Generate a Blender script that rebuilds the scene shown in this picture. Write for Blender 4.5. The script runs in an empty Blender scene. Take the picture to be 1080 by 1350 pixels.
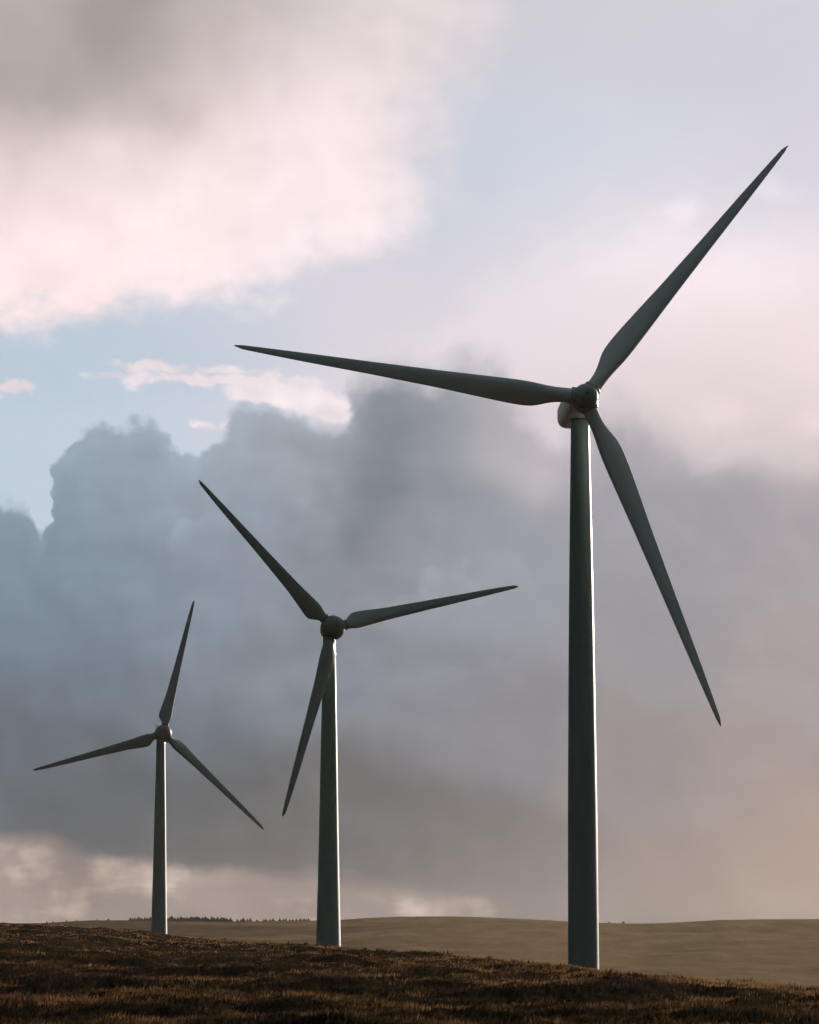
import bpy, bmesh, math, random
import numpy as np
from mathutils import Matrix, Vector

R = math.radians
scene = bpy.context.scene
COL = scene.collection
random.seed(7)
rng = np.random.default_rng(11)

# ------------------------------------------------------------------ camera
EYE = 1.7
cam_data = bpy.data.cameras.new("camera")
cam_data.sensor_fit = 'VERTICAL'
cam_data.sensor_height = 36.0
cam_data.sensor_width = 36.0
cam_data.lens = 120.0
cam_data.clip_start = 0.5
cam_data.clip_end = 30000.0
cam = bpy.data.objects.new("camera", cam_data)
cam.location = (0, 0, EYE)
cam.rotation_euler = (R(90.0) + math.atan(575 / 4500), 0, 0)
COL.objects.link(cam)
scene.camera = cam

# ------------------------------------------------------------------ exposure
scene.view_settings.view_transform = 'Standard'
scene.view_settings.look = 'None'
scene.view_settings.exposure = 0.0
scene.view_settings.gamma = 1.0
scene.cycles.use_denoising = True
scene.cycles.max_bounces = 4
scene.cycles.use_adaptive_sampling = True
scene.cycles.adaptive_threshold = 0.06
scene.cycles.adaptive_min_samples = 16
scene.cycles.volume_bounces = 0

# ------------------------------------------------------------------ sun
SUN_AZ, SUN_EL = R(35.0), R(9.0)       # clockwise from +Y, above the horizon
sun_dir = Vector((math.sin(SUN_AZ) * math.cos(SUN_EL), math.cos(SUN_AZ) * math.cos(SUN_EL), math.sin(SUN_EL)))
sun_data = bpy.data.lights.new("sun", 'SUN')
sun_data.energy = 5.0
sun_data.angle = R(0.5)
sun_data.color = (1.0, 0.90, 0.78)
sun = bpy.data.objects.new("sun", sun_data)
sun.rotation_euler = sun_dir.to_track_quat('Z', 'Y').to_euler()
COL.objects.link(sun)

# ------------------------------------------------------------------ sky: clouds laid out by compass bearing and height above the horizon (degrees)
SKY_UPPER = [
    (-10.086, 9.364, 0.491, 0.5776, 0.6724),
    (1.307, 15.435, 0.6105, 0.6172, 0.6724),
    (0.261, 15.064, 0.6654, 0.6038, 0.6308),
    (3.135, 15.417, 0.6308, 0.6172, 0.6584),
    (4.693, 15.016, 0.6654, 0.6376, 0.6795),
    (6.51, 15.344, 0.6654, 0.6514, 0.7011),
    (9.806, 13.74, 0.6867, 0.6584, 0.7157),
    (1.041, 13.305, 0.5972, 0.6376, 0.7231),
    (2.73, 13.293, 0.6514, 0.6795, 0.7605),
    (4.676, 13.515, 0.6584, 0.6654, 0.7454),
    (6.612, 13.597, 0.6724, 0.6445, 0.7157),
    (0.778, 11.665, 0.6105, 0.6308, 0.7084),
    (2.073, 11.658, 0.7157, 0.6939, 0.7454),
    (3.366, 11.646, 0.8148, 0.7454, 0.7835),
    (5.304, 11.995, 0.7835, 0.7231, 0.7758),
    (6.716, 11.965, 0.7605, 0.7011, 0.7605),
    (5.289, 10.734, 0.9047, 0.7991, 0.8148),
    (6.693, 10.455, 0.9047, 0.7758, 0.7913),
    (9.732, 10.377, 0.9047, 0.7758, 0.7758),
    (3.615, 10.504, 0.8632, 0.7605, 0.7835),
    (2.067, 10.391, 0.807, 0.7157, 0.7529),
    (0.259, 10.525, 0.7305, 0.6795, 0.7305),
    (-1.163, 10.523, 0.6867, 0.6654, 0.7231),
    (-3.098, 10.256, 0.5972, 0.6308, 0.7084),
    (-5.027, 10.232, 0.5395, 0.6105, 0.6939),
    (-6.558, 9.953, 0.5149, 0.5972, 0.6867),
    (-6.285, 8.694, 0.5029, 0.5906, 0.6795),
    (-5.012, 8.966, 0.521, 0.6038, 0.6939),
    (-3.736, 9.489, 0.5647, 0.6172, 0.7011),
    (-0.517, 10.017, 0.7305, 0.6584, 0.7011),
    (0.775, 9.889, 0.7605, 0.6795, 0.7157),
    (3.996, 9.866, 0.7913, 0.6939, 0.7157),
    (3.989, 9.105, 0.6584, 0.5776, 0.5972),
    (5.012, 8.966, 0.6939, 0.6038, 0.6172),
    (5.918, 9.838, 0.7758, 0.6724, 0.6939),
    (6.681, 9.698, 0.7758, 0.6654, 0.6795),
    (6.666, 8.687, 0.6867, 0.5841, 0.5972),
    (5.387, 8.201, 0.5776, 0.5029, 0.521),
    (2.445, 8.738, 0.6867, 0.5972, 0.624),
]
SKY_BRIGHT_CLOUD = [
    (-10.223, 15.328, 0.4564, 0.4125, 0.3916),
    (-10.165, 12.857, 0.7529, 0.6445, 0.6172),
    (-6.769, 15.46, 0.4452, 0.402, 0.3813),
    (-5.082, 15.007, 0.3467, 0.3185, 0.305),
    (-3.134, 15.292, 0.4233, 0.3813, 0.3663),
    (-1.831, 15.618, 0.5271, 0.4793, 0.4678),
    (-1.111, 15.373, 0.6867, 0.6172, 0.6172),
    (-0.523, 15.313, 0.7605, 0.6867, 0.6867),
    (-6.232, 13.982, 0.402, 0.3663, 0.3467),
    (-4.423, 14.021, 0.4969, 0.4397, 0.4233),
    (-3.127, 14.292, 0.7157, 0.6308, 0.6172),
    (-2.609, 14.799, 0.6584, 0.5841, 0.5711),
    (-1.565, 14.433, 0.8796, 0.7758, 0.7758),
    (-2.211, 13.298, 0.9216, 0.807, 0.7991),
    (-6.603, 12.972, 0.7605, 0.6514, 0.624),
    (-5.058, 13.006, 0.807, 0.7011, 0.6724),
    (-3.118, 13.037, 0.9047, 0.7835, 0.7682),
    (-1.17, 13.053, 0.8963, 0.7913, 0.7913),
    (-0.13, 13.81, 0.7913, 0.7157, 0.7305),
    (-6.203, 11.977, 0.9216, 0.7913, 0.7605),
    (-3.756, 11.894, 0.9473, 0.8228, 0.7991),
    (-1.168, 12.043, 0.8796, 0.7835, 0.7913),
    (-6.187, 10.844, 0.9047, 0.7682, 0.7605),
    (-3.75, 11.136, 0.8796, 0.7758, 0.7835),
    (-1.814, 11.534, 0.8469, 0.7682, 0.7913),
]
SKY_DARK_CLOUD = [
    (-10.002, 5.605, 0.2016, 0.2502, 0.305),
    (-6.64, 6.917, 0.2623, 0.3185, 0.3813),
    (-5.381, 7.694, 0.305, 0.3613, 0.4233),
    (-4.623, 8.464, 0.3278, 0.3763, 0.4342),
    (-6.495, 5.654, 0.2159, 0.2664, 0.3231),
    (-4.981, 6.176, 0.2542, 0.305, 0.3663),
    (-3.721, 7.711, 0.3278, 0.3763, 0.4342),
    (-2.444, 8.483, 0.3763, 0.4125, 0.4621),
    (-1.543, 8.234, 0.3663, 0.3968, 0.4452),
    (-2.818, 6.701, 0.305, 0.3419, 0.402),
    (-3.701, 5.298, 0.2623, 0.3005, 0.3564),
    (-5.594, 4.398, 0.1812, 0.2159, 0.2623),
    (-3.688, 3.777, 0.1946, 0.2159, 0.2542),
    (-6.208, 3.132, 0.147, 0.1651, 0.1912),
    (-5.192, 2.382, 0.1356, 0.1413, 0.1529),
    (-3.044, 2.388, 0.147, 0.147, 0.1559),
    (-1.785, 4.417, 0.2623, 0.2789, 0.3185),
    (-0.516, 9.127, 0.3372, 0.3515, 0.3916),
    (0.774, 9.254, 0.3515, 0.3564, 0.3916),
    (-0.515, 8.236, 0.2747, 0.2874, 0.3231),
    (0.0, 8.746, 0.2918, 0.3005, 0.3372),
    (-0.642, 7.218, 0.2623, 0.2747, 0.3095),
    (-1.025, 6.708, 0.2789, 0.2874, 0.3185),
    (0.77, 6.963, 0.3419, 0.3419, 0.3864),
    (1.802, 8.741, 0.4452, 0.4179, 0.4452),
    (2.316, 8.611, 0.6445, 0.5647, 0.5906),
    (1.92, 6.196, 0.3712, 0.3613, 0.402),
    (0.768, 6.199, 0.3515, 0.3515, 0.3916),
    (0.255, 4.419, 0.2874, 0.2831, 0.314),
    (1.401, 3.783, 0.2961, 0.2789, 0.3005),
    (-0.508, 2.392, 0.1878, 0.1746, 0.1779),
    (1.015, 1.886, 0.2232, 0.1981, 0.1912),
    (-2.406, 1.507, 0.1779, 0.162, 0.1559),
    (3.593, 7.712, 0.3916, 0.3712, 0.402),
    (3.986, 8.725, 0.4793, 0.4287, 0.4508),
    (5.012, 8.966, 0.6172, 0.5395, 0.552),
    (6.539, 8.69, 0.6308, 0.5395, 0.5457),
    (4.608, 6.941, 0.3916, 0.3663, 0.3916),
    (6.51, 6.666, 0.4452, 0.3916, 0.4072),
    (4.588, 5.039, 0.3763, 0.3419, 0.3564),
    (6.477, 4.391, 0.4342, 0.3663, 0.3613),
    (3.683, 3.144, 0.3515, 0.305, 0.3005),
    (5.574, 2.758, 0.4233, 0.3372, 0.3095),
    (6.561, 1.498, 0.491, 0.3663, 0.3095),
    (9.602, 4.358, 0.5149, 0.4125, 0.3813),
    (9.542, 1.487, 0.6105, 0.4342, 0.3419),
    (4.55, 1.252, 0.3813, 0.3005, 0.2705),
    (3.664, 0.751, 0.3515, 0.2874, 0.2623),
    (2.026, 1.255, 0.2705, 0.2346, 0.2232),
    (6.55, 0.748, 0.4452, 0.3419, 0.2918),
]
SKY_LOW_STRIP = [
    (-9.29, 1.24, 0.5149, 0.402, 0.3515),
    (-6.559, 1.373, 0.6445, 0.4969, 0.4452),
    (-5.935, 1.563, 0.3916, 0.3185, 0.2874),
    (-5.301, 1.0, 0.4564, 0.3613, 0.3185),
    (-6.423, 0.623, 0.6105, 0.491, 0.4342),
    (-3.666, 1.065, 0.6172, 0.491, 0.4397),
    (-2.656, 1.003, 0.552, 0.4397, 0.3916),
    (-4.293, 0.688, 0.5149, 0.4179, 0.3663),
    (-1.771, 0.753, 0.5149, 0.4125, 0.3663),
    (-0.759, 0.879, 0.5149, 0.4125, 0.3763),
    (0.506, 0.816, 0.6105, 0.4851, 0.4342),
    (1.265, 0.69, 0.4452, 0.3613, 0.3231),
    (2.78, 0.627, 0.3515, 0.2874, 0.2623),
    (6.548, 0.623, 0.4452, 0.3419, 0.2918),
]
DARK_TOP = [(-8.419, 7.645, 0.255), (-6.902, 7.482, 0.153), (-6.457, 7.363, 0.127), (-6.172, 6.961, 0.102), (-6.015, 7.559, 0.102), (-5.819, 8.093, 0.102), (-5.593, 8.426, 0.102), (-5.24, 8.735, 0.115), (-4.691, 8.844, 0.127), (-4.177, 8.659, 0.153), (-3.789, 8.219, 0.127), (-3.573, 8.475, 0.115), (-3.088, 8.822, 0.153), (-2.576, 9.055, 0.178), (-1.803, 8.932, 0.229), (-1.288, 8.794, 0.229), (-1.031, 8.999, 0.28), (-0.903, 9.469, 0.331), (-0.516, 9.661, 0.357), (0.258, 9.788, 0.446), (1.291, 9.761, 0.573), (1.805, 9.402, 0.637), (2.318, 8.929, 0.637), (3.09, 9.051, 0.701), (3.987, 8.915, 0.764), (5.006, 8.396, 0.828), (6.025, 8.318, 0.828), (6.916, 8.43, 0.828), (9.694, 8.623, 0.892)]
DARK_BASE = [(-8.313, 1.929, 0.127), (-6.816, 1.873, 0.127), (-6.064, 1.788, 0.127), (-5.182, 1.527, 0.127), (-4.299, 1.403, 0.115), (-3.037, 1.279, 0.127), (-1.772, 1.18, 0.153), (-0.506, 1.055, 0.178), (0.759, 0.904, 0.178), (1.518, 0.677, 0.204), (2.274, 0.313, 0.318), (9.514, 0.185, 0.318)]
BRIGHT_EDGE = [(-8.466, 10.136, 0.255), (-6.944, 10.223, 0.255), (-5.925, 10.344, 0.255), (-5.158, 10.483, 0.255), (-4.26, 10.598, 0.28), (-3.102, 10.738, 0.28), (-2.457, 10.921, 0.306), (-1.425, 11.358, 0.28), (-0.648, 11.475, 0.178), (-0.065, 11.602, 0.178), (0.259, 11.691, 0.178), (2.074, 11.785, 0.178)]
BRIGHT_SIDE = [(2.098, 16.795, 0.764), (1.309, 16.057, 0.764), (1.112, 15.56, 0.701), (0.941, 15.062, 0.637), (0.717, 14.437, 0.535), (0.39, 13.307, 0.51), (0.156, 12.551, 0.433), (0.0, 11.919, 0.331), (0.324, 11.412, 0.28), (1.293, 10.522, 0.306), (2.062, 9.249, 0.255)]
HAZE_TOP = [(-8.447, 9.156, 0.013), (-1.161, 9.507, 0.013), (0.0, 10.144, 0.013), (0.776, 10.841, 0.013), (1.554, 11.408, 0.013), (2.332, 11.72, 0.013), (3.11, 11.965, 0.013), (3.758, 12.083, 0.013), (4.406, 12.364, 0.013), (4.794, 12.483, 0.013), (5.241, 12.097, 0.013), (5.949, 12.171, 0.013), (6.467, 12.448, 0.013), (7.097, 11.83, 0.013), (9.756, 11.502, 0.013)]
PINK_WISPS = [(-3.144, 9.457, 2.102, 0.178), (-4.225, 9.648, 0.943, 0.127), (-3.197, 9.647, 0.764, 0.115), (-2.126, 9.286, 1.21, 0.229), (-1.417, 9.124, 0.637, 0.255), (-6.651, 9.357, 0.344, 0.153), (-3.499, 8.768, 0.382, 0.115)]
LIGHT_PATCHES = [(4.663, 12.259, 0.51, 0.255, 0.07), (6.149, 12.669, 0.51, 0.178, 0.06), (5.423, 11.237, 1.401, 0.764, 0.05), (3.753, 11.515, 0.764, 0.637, 0.04), (5.203, 8.9, 0.637, 0.433, 0.06), (6.794, 8.748, 0.51, 0.382, 0.07), (-3.667, 1.128, 1.019, 0.28, 0.1), (-6.434, 1.373, 0.573, 0.28, 0.14), (0.633, 0.778, 0.892, 0.178, 0.1), (2.341, 8.548, 0.357, 0.382, 0.09), (5.893, 7.94, 0.764, 0.382, -0.04), (3.601, 8.729, 0.51, 0.382, -0.06), (-1.771, 0.815, 0.764, 0.178, 0.05), (-0.258, 8.873, 0.701, 0.764, -0.1), (-0.514, 7.791, 0.611, 0.764, -0.11), (-0.923, 6.835, 0.573, 0.637, -0.07), (-0.258, 9.763, 0.51, 0.178, -0.05)]
HEADS = [(-3.522, 6.798, 0.586, 0.586, 0.07), (0.64, 5.792, 0.739, 0.637, 0.05), (1.689, 6.044, 0.586, 0.586, 0.035), (0.064, 5.538, 0.535, 0.51, 0.05), (0.765, 4.355, 1.21, 0.51, 0.04), (-1.795, 6.96, 0.637, 0.637, 0.03), (-4.616, 7.703, 1.146, 1.146, 0.03), (-2.504, 7.72, 0.892, 1.146, 0.03), (-4.977, 5.796, 0.892, 0.433, 0.03), (5.638, 7.944, 0.764, 0.637, 0.04), (4.098, 6.946, 0.764, 0.51, 0.03), (2.567, 7.592, 0.637, 0.51, 0.03)]


world = bpy.data.worlds.new("World")
scene.world = world
world.use_nodes = True
NT = world.node_tree
NT.nodes.clear()


class S:
    """a node socket with arithmetic"""
    def __init__(self, sock): self.s = sock
    def __add__(a, b): return m('ADD', a, b)
    def __radd__(a, b): return m('ADD', b, a)
    def __sub__(a, b): return m('SUBTRACT', a, b)
    def __rsub__(a, b): return m('SUBTRACT', b, a)
    def __mul__(a, b): return m('MULTIPLY', a, b)
    def __rmul__(a, b): return m('MULTIPLY', a, b)
    def __truediv__(a, b): return m('DIVIDE', a, b)


def put(inp, v):
    if isinstance(v, S): NT.links.new(v.s, inp)
    else: inp.default_value = v


def m(op, a, b=0.0, c=None):
    n = NT.nodes.new('ShaderNodeMath'); n.operation = op
    put(n.inputs[0], a); put(n.inputs[1], b)
    if c is not None: put(n.inputs[2], c)
    return S(n.outputs[0])


def vm(op, a, b=None, c=None):
    n = NT.nodes.new('ShaderNodeVectorMath'); n.operation = op
    put(n.inputs[0], a)
    if b is not None: put(n.inputs[1], b)
    if c is not None: put(n.inputs[2], c)
    return S(n.outputs['Value'] if op in ('DOT_PRODUCT', 'LENGTH', 'DISTANCE') else n.outputs[0])


def smooth(x, lo, hi):
    n = NT.nodes.new('ShaderNodeMapRange'); n.interpolation_type = 'SMOOTHSTEP'
    put(n.inputs['Value'], x); put(n.inputs['From Min'], lo); put(n.inputs['From Max'], hi)
    return S(n.outputs['Result'])


def mix(a, b, f):
    n = NT.nodes.new('ShaderNodeMix'); n.data_type = 'VECTOR'; n.factor_mode = 'UNIFORM'
    put(n.inputs[0], f); put(n.inputs[4], a); put(n.inputs[5], b)
    return S(n.outputs[1])


def noise(vec, scale, detail, rough=0.5, lac=2.0, dist=0.0):
    n = NT.nodes.new('ShaderNodeTexNoise'); n.noise_dimensions = '3D'
    put(n.inputs['Vector'], vec)
    n.inputs['Scale'].default_value = scale; n.inputs['Detail'].default_value = detail
    n.inputs['Roughness'].default_value = rough; n.inputs['Lacunarity'].default_value = lac
    n.inputs['Distortion'].default_value = dist
    return n


def sep(v):
    n = NT.nodes.new('ShaderNodeSeparateXYZ'); put(n.inputs[0], v)
    return S(n.outputs[0]), S(n.outputs[1]), S(n.outputs[2])


def comb(x, y, z=0.0):
    n = NT.nodes.new('ShaderNodeCombineXYZ')
    put(n.inputs[0], x); put(n.inputs[1], y); put(n.inputs[2], z)
    return S(n.outputs[0])


def curve(x, pts, lo, hi):
    """piecewise smooth function of x given by (x, y) pairs, values between lo and hi"""
    n = NT.nodes.new('ShaderNodeFloatCurve')
    X0, X1 = -12.0, 20.0
    put(n.inputs['Value'], (x - X0) / (X1 - X0))
    c = n.mapping.curves[0]
    pp = [((a - X0) / (X1 - X0), (b - lo) / (hi - lo)) for a, b in pts]
    n.mapping.use_clip = True
    while len(c.points) < len(pp): c.points.new(0.5, 0.5)
    for q, (a, b) in zip(c.points, sorted(pp)):
        q.location = (a, min(1, max(0, b))); q.handle_type = 'AUTO_CLAMPED'
    n.mapping.update()
    return S(n.outputs[0]) * (hi - lo) + lo


tc = NT.nodes.new('ShaderNodeTexCoord')
DIR = S(tc.outputs['Generated'])
dx, dy, dz = sep(DIR)
az = m('ARCTAN2', dx, dy) * 57.29578
el = m('ARCSINE', dz) * 57.29578
P0 = comb(az, el)
Q = vm('SCALE', DIR); Q.s.node.inputs['Scale'].default_value = 57.29578


def shifted(off):
    return vm('ADD', Q, off)


def warp(scale, detail, rough, amp, off):
    n = noise(shifted(off), scale, detail, rough)
    return vm('MULTIPLY', vm('SUBTRACT', S(n.outputs['Color']), (0.5, 0.5, 0.5)), (amp, amp, 0.0))


soft = warp(0.28, 4.0, 0.5, 1.6, (11.0, 3.0, 5.0))
fine = warp(0.95, 7.0, 0.56, 1.05, (3.0, 17.0, 9.0))
PF = vm('ADD', P0, vm('ADD', vm('SCALE', soft), vm('SCALE', fine)))       # for the colours
PF.s.node.inputs[1].links[0].from_node.inputs[0].links[0].from_node.inputs['Scale'].default_value = 0.75
PF.s.node.inputs[1].links[0].from_node.inputs[1].links[0].from_node.inputs['Scale'].default_value = 0.55
PE = vm('ADD', P0, fine)                                                    # for the cloud edges
pex, pey, _ = sep(PE)

# the rest of the sky round the observer: bright towards the sun, unseen overcast behind added dim to keep the towers dark
sunflat = Vector((math.sin(SUN_AZ), math.cos(SUN_AZ), 0.0))
tosun = vm('DOT_PRODUCT', DIR, tuple(sunflat))
LOW_FAR = mix((0.011, 0.022, 0.024), (0.46, 0.38, 0.33), smooth(tosun, 0.42, 1.0))
FAR_COL = mix(LOW_FAR, (0.19, 0.225, 0.245), smooth(el, 18.0, 75.0))      # unseen sky overhead, brightened to light the blades


def field(p, table, sig, sy=1.25):
    """soft blend of cloud tones given at bearings and heights"""
    acc = vm('SCALE', FAR_COL); acc.s.node.inputs['Scale'].default_value = 0.0015
    wsum = 0.0015
    k = -1.0 / (sig * sig)
    for a, e, r, g, b in table:
        d = vm('MULTIPLY', vm('SUBTRACT', p, (a, e, 0.0)), (1.0, sy, 0.0))
        w = m('EXPONENT', vm('DOT_PRODUCT', d, d) * k)
        w3 = comb(w, w, w)
        n = NT.nodes.new('ShaderNodeVectorMath'); n.operation = 'MULTIPLY_ADD'
        put(n.inputs[0], w3); n.inputs[1].default_value = (r, g, b); put(n.inputs[2], acc)
        acc = S(n.outputs[0]); wsum = w + wsum
    inv = m('DIVIDE', 1.0, wsum)
    n = NT.nodes.new('ShaderNodeVectorMath'); n.operation = 'SCALE'
    put(n.inputs[0], acc); put(n.inputs['Scale'], inv)
    return S(n.outputs[0])


def blob(p, a, e, rx, ry):
    d = vm('MULTIPLY', vm('SUBTRACT', p, (a, e, 0.0)), (1.0 / rx, 1.0 / ry, 0.0))
    return 1.0 - vm('LENGTH', d)


# relief: the same billows sampled a little towards the light, so lumps show a lighter side
def voro(off, scale, detail, rough):
    n = NT.nodes.new('ShaderNodeTexVoronoi'); n.voronoi_dimensions = '3D'; n.feature = 'SMOOTH_F1'
    v = vm('ADD', vm('ADD', Q, off), vm('MULTIPLY', fine, (0.45, 0.45, 0.0)))
    put(n.inputs['Vector'], v)
    n.inputs['Scale'].default_value = scale; n.inputs['Detail'].default_value = detail
    n.inputs['Roughness'].default_value = rough; n.inputs['Smoothness'].default_value = 0.35
    return 0.60 - S(n.outputs['Distance'])


lump = voro((2.0, 4.0, 9.0), 1.15, 2.0, 0.5)                   # cauliflower heads
lump_b = voro((2.25, 4.0, 9.30), 1.15, 1.0, 0.5)
relief = lump - lump_b
mottle = S(noise(vm('MULTIPLY', shifted((31.0, 7.0, 2.0)), (1.0, 1.0, 1.7)), 0.36, 5.0, 0.5).outputs['Fac']) - 0.5
layers = S(noise(vm('MULTIPLY', shifted((1.0, 2.0, 6.0)), (0.55, 0.55, 2.4)), 0.55, 6.0, 0.55).outputs['Fac']) - 0.5

wisp = S(noise(vm('MULTIPLY', shifted((8.0, 3.0, 4.0)), (1.0, 1.0, 1.5)), 1.35, 8.0, 0.62).outputs['Fac']) - 0.5

# clear air and thin veils high up
sky_col = field(PF, SKY_UPPER, 1.45)
sky_col = vm('MULTIPLY', sky_col, comb(1.02 + mottle * 0.13, 1.03 + mottle * 0.07, 1.055 + mottle * 0.05))
# thin rosy haze towards the right
hz = curve(pex, [(a, e) for a, e, s in HAZE_TOP], 6.0, 14.0)
hzm = smooth((hz - pey + wisp * 1.3 + lump * 0.2) / 0.62, -1.0, 1.0)
sky_col = vm('MULTIPLY', sky_col, comb(1.0 + hzm * 0.085, 1.0 + hzm * 0.058, 1.0 + hzm * 0.045))
# the big sunlit cloud
bright = field(PF, SKY_BRIGHT_CLOUD, 1.0)
k = 1.0 + relief * 0.06 + mottle * 0.30
bright = vm('MULTIPLY', vm('MULTIPLY', bright, (1.085, 1.05, 1.07)), comb(k, k, k))
edge = curve(pex, [(a, e) for a, e, s in BRIGHT_EDGE], 6.0, 19.0)
side = curve(pey, [(e, a) for a, e, s in BRIGHT_SIDE], -4.0, 4.0)
sds = curve(pey, [(e, s) for a, e, s in BRIGHT_SIDE], 0.0, 1.5)
bm_ = smooth((pey - edge + lump * 0.22 + wisp * 0.9) / 0.34, -1.0, 1.4) * smooth((side - pex + lump * 0.40 + wisp * 1.3) / (sds * 2.2), -1.0, 1.0)
bm_ = bm_ * smooth(el, 40.0, 24.0)
col = mix(sky_col, bright, bm_)
# small sunlit wisps
w = None
for a, e, rx, ry in PINK_WISPS:
    v = blob(PE, a, e, rx, ry) * min(1.0, ry * 3.0)
    w = v if w is None else m('MAXIMUM', w, v)
k = 1.0 + relief * 0.25 + mottle * 0.15
pink = vm('MULTIPLY', (0.94, 0.835, 0.865), comb(k, k, k))
col = mix(col, pink, smooth(w + lump * 0.26 + wisp * 0.55, -0.10, 0.18) * 0.97)
# the heavy dark bank
dark = field(PF, SKY_DARK_CLOUD, 0.95)
low = field(PF, SKY_LOW_STRIP, 0.75, 1.6)
lk = smooth(layers + lump * 0.26 + wisp * 0.35, -0.10, 0.20)
low = vm('MULTIPLY', low, comb(0.64 + lk * 0.50, 0.64 + lk * 0.46, 0.66 + lk * 0.42))
base = curve(pex, [(a, e) for a, e, s in DARK_BASE], -1.0, 3.0)
bs = curve(pex, [(a, s) for a, e, s in DARK_BASE], 0.0, 1.0)
basem = smooth((pey * 0.5 + 0.5 * el - base) / (bs * 1.3), -1.0, 1.0)
dark = mix(low, dark, basem)
k = 1.0 + relief * (0.05 + 0.07 * smooth(az, 3.0, -1.5)) + mottle * 0.08 + layers * (0.09 + 0.16 * smooth(az, 3.0, -1.5))
dark = vm('MULTIPLY', vm('MULTIPLY', dark, (0.91, 0.94, 0.96)), comb(k, k, k))
# overlapping heads inside the bank: a lit upper rim fading downwards
for a, e, rx, ry, g in HEADS:
    b_ = blob(PE, a, e, rx, ry) + lump * 0.40
    q = smooth(b_, -0.05, 0.10) * smooth(b_, 0.95, 0.12) * smooth(pey, e - ry * 0.7, e + ry * 0.5) * (g * 1.35)
    k = 1.0 + q
    dark = vm('MULTIPLY', dark, comb(k, k, k))
top = curve(pex, [(a, e) for a, e, s in DARK_TOP], 6.0, 12.0)
ts = curve(pex, [(a, s) for a, e, s in DARK_TOP], 0.0, 1.5)
tf = top - pey + lump * 0.34 + wisp * 0.22
darkm = smooth(tf / ts, -1.0, 1.0)
rim = 1.0 + smooth(tf, 0.6, 0.0) * 0.14
dark = vm('MULTIPLY', dark, comb(rim, rim, rim))
col = mix(col, dark, darkm)
for a, e, rx, ry, g in LIGHT_PATCHES:
    q = smooth(blob(PE, a, e, rx * 1.3, ry * 1.3) + lump * 0.3, -0.1, 0.9) * g
    col = vm('MULTIPLY', col, comb(1.0 + q * 1.6, 1.0 + q * 1.45, 1.0 + q * 1.4))
# outside the stretch of sky described above
outside = smooth(m('ABSOLUTE', az), 11.0, 22.0)
outside = m('MAXIMUM', outside, smooth(el, 20.0, 34.0))
wide = S(noise(shifted((5.0, 1.0, 7.0)), 0.07, 5.0, 0.55).outputs['Fac'])
wide = 0.55 + wide * 0.9
far = vm('MULTIPLY', FAR_COL, comb(wide, wide, wide))
col = mix(col, far, outside)

sky = NT.nodes.new('ShaderNodeTexSky')
sky.sky_type = 'NISHITA'
sky.sun_disc = False
sky.sun_elevation = SUN_EL
sky.sun_rotation = SUN_AZ
bg_sky = NT.nodes.new('ShaderNodeBackground')
NT.links.new(sky.outputs[0], bg_sky.inputs['Color'])
bg_sky.inputs['Strength'].default_value = 0.05
bg_cloud = NT.nodes.new('ShaderNodeBackground')
NT.links.new(col.s, bg_cloud.inputs['Color'])
bg_cloud.inputs['Strength'].default_value = 1.0
mixs = NT.nodes.new('ShaderNodeMixShader')
cover = 1.0 - (1.0 - m('MAXIMUM', m('MAXIMUM', bm_, darkm), outside)) * 0.06
NT.links.new(cover.s, mixs.inputs[0])
NT.links.new(bg_sky.outputs[0], mixs.inputs[1])
NT.links.new(bg_cloud.outputs[0], mixs.inputs[2])
out = NT.nodes.new('ShaderNodeOutputWorld')
NT.links.new(mixs.outputs[0], out.inputs['Surface'])
world.cycles.sampling_method = 'MANUAL'
world.cycles.sample_map_resolution = 512


# ------------------------------------------------------------------ helpers
def mesh_obj(name, verts, faces, mat, parent=None, smooth_shade=True):
    me = bpy.data.meshes.new(name)
    me.from_pydata([tuple(v) for v in verts], [], faces)
    me.update()
    if smooth_shade:
        me.shade_smooth()
    me.materials.append(mat)
    o = bpy.data.objects.new(name, me)
    COL.objects.link(o)
    if parent: o.parent = parent
    return o


def tag(o, label=None, category=None, group=None, kind=None):
    if label: o['label'] = label
    if category: o['category'] = category
    if group: o['group'] = group
    if kind: o['kind'] = kind
    return o


class MatB:
    """small material builder"""
    def __init__(self, name):
        self.mat = bpy.data.materials.new(name); self.mat.use_nodes = True
        self.nt = self.mat.node_tree; self.nt.nodes.clear()
        self.out = self.nt.nodes.new('ShaderNodeOutputMaterial')
    def n(self, t, **kw):
        x = self.nt.nodes.new(t)
        for k_, v in kw.items(): setattr(x, k_, v)
        return x
    def l(self, a, b): self.nt.links.new(a, b)
    def ramp(self, fac, stops):
        r = self.n('ShaderNodeValToRGB')
        e = r.color_ramp.elements
        while len(e) < len(stops): e.new(0.5)
        for q, (p_, c_) in zip(e, stops): q.position = p_; q.color = (*c_, 1)
        self.l(fac, r.inputs[0]); return r.outputs[0]
    def noise(self, vec, scale, detail=4.0, rough=0.5):
        x = self.n('ShaderNodeTexNoise')
        x.inputs['Scale'].default_value = scale; x.inputs['Detail'].default_value = detail
        x.inputs['Roughness'].default_value = rough
        if vec is not None: self.l(vec, x.inputs['Vector'])
        return x.outputs['Fac']
    def mapping(self, vec, scale):
        x = self.n('ShaderNodeMapping'); x.inputs['Scale'].default_value = scale
        self.l(vec, x.inputs['Vector']); return x.outputs[0]


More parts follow.
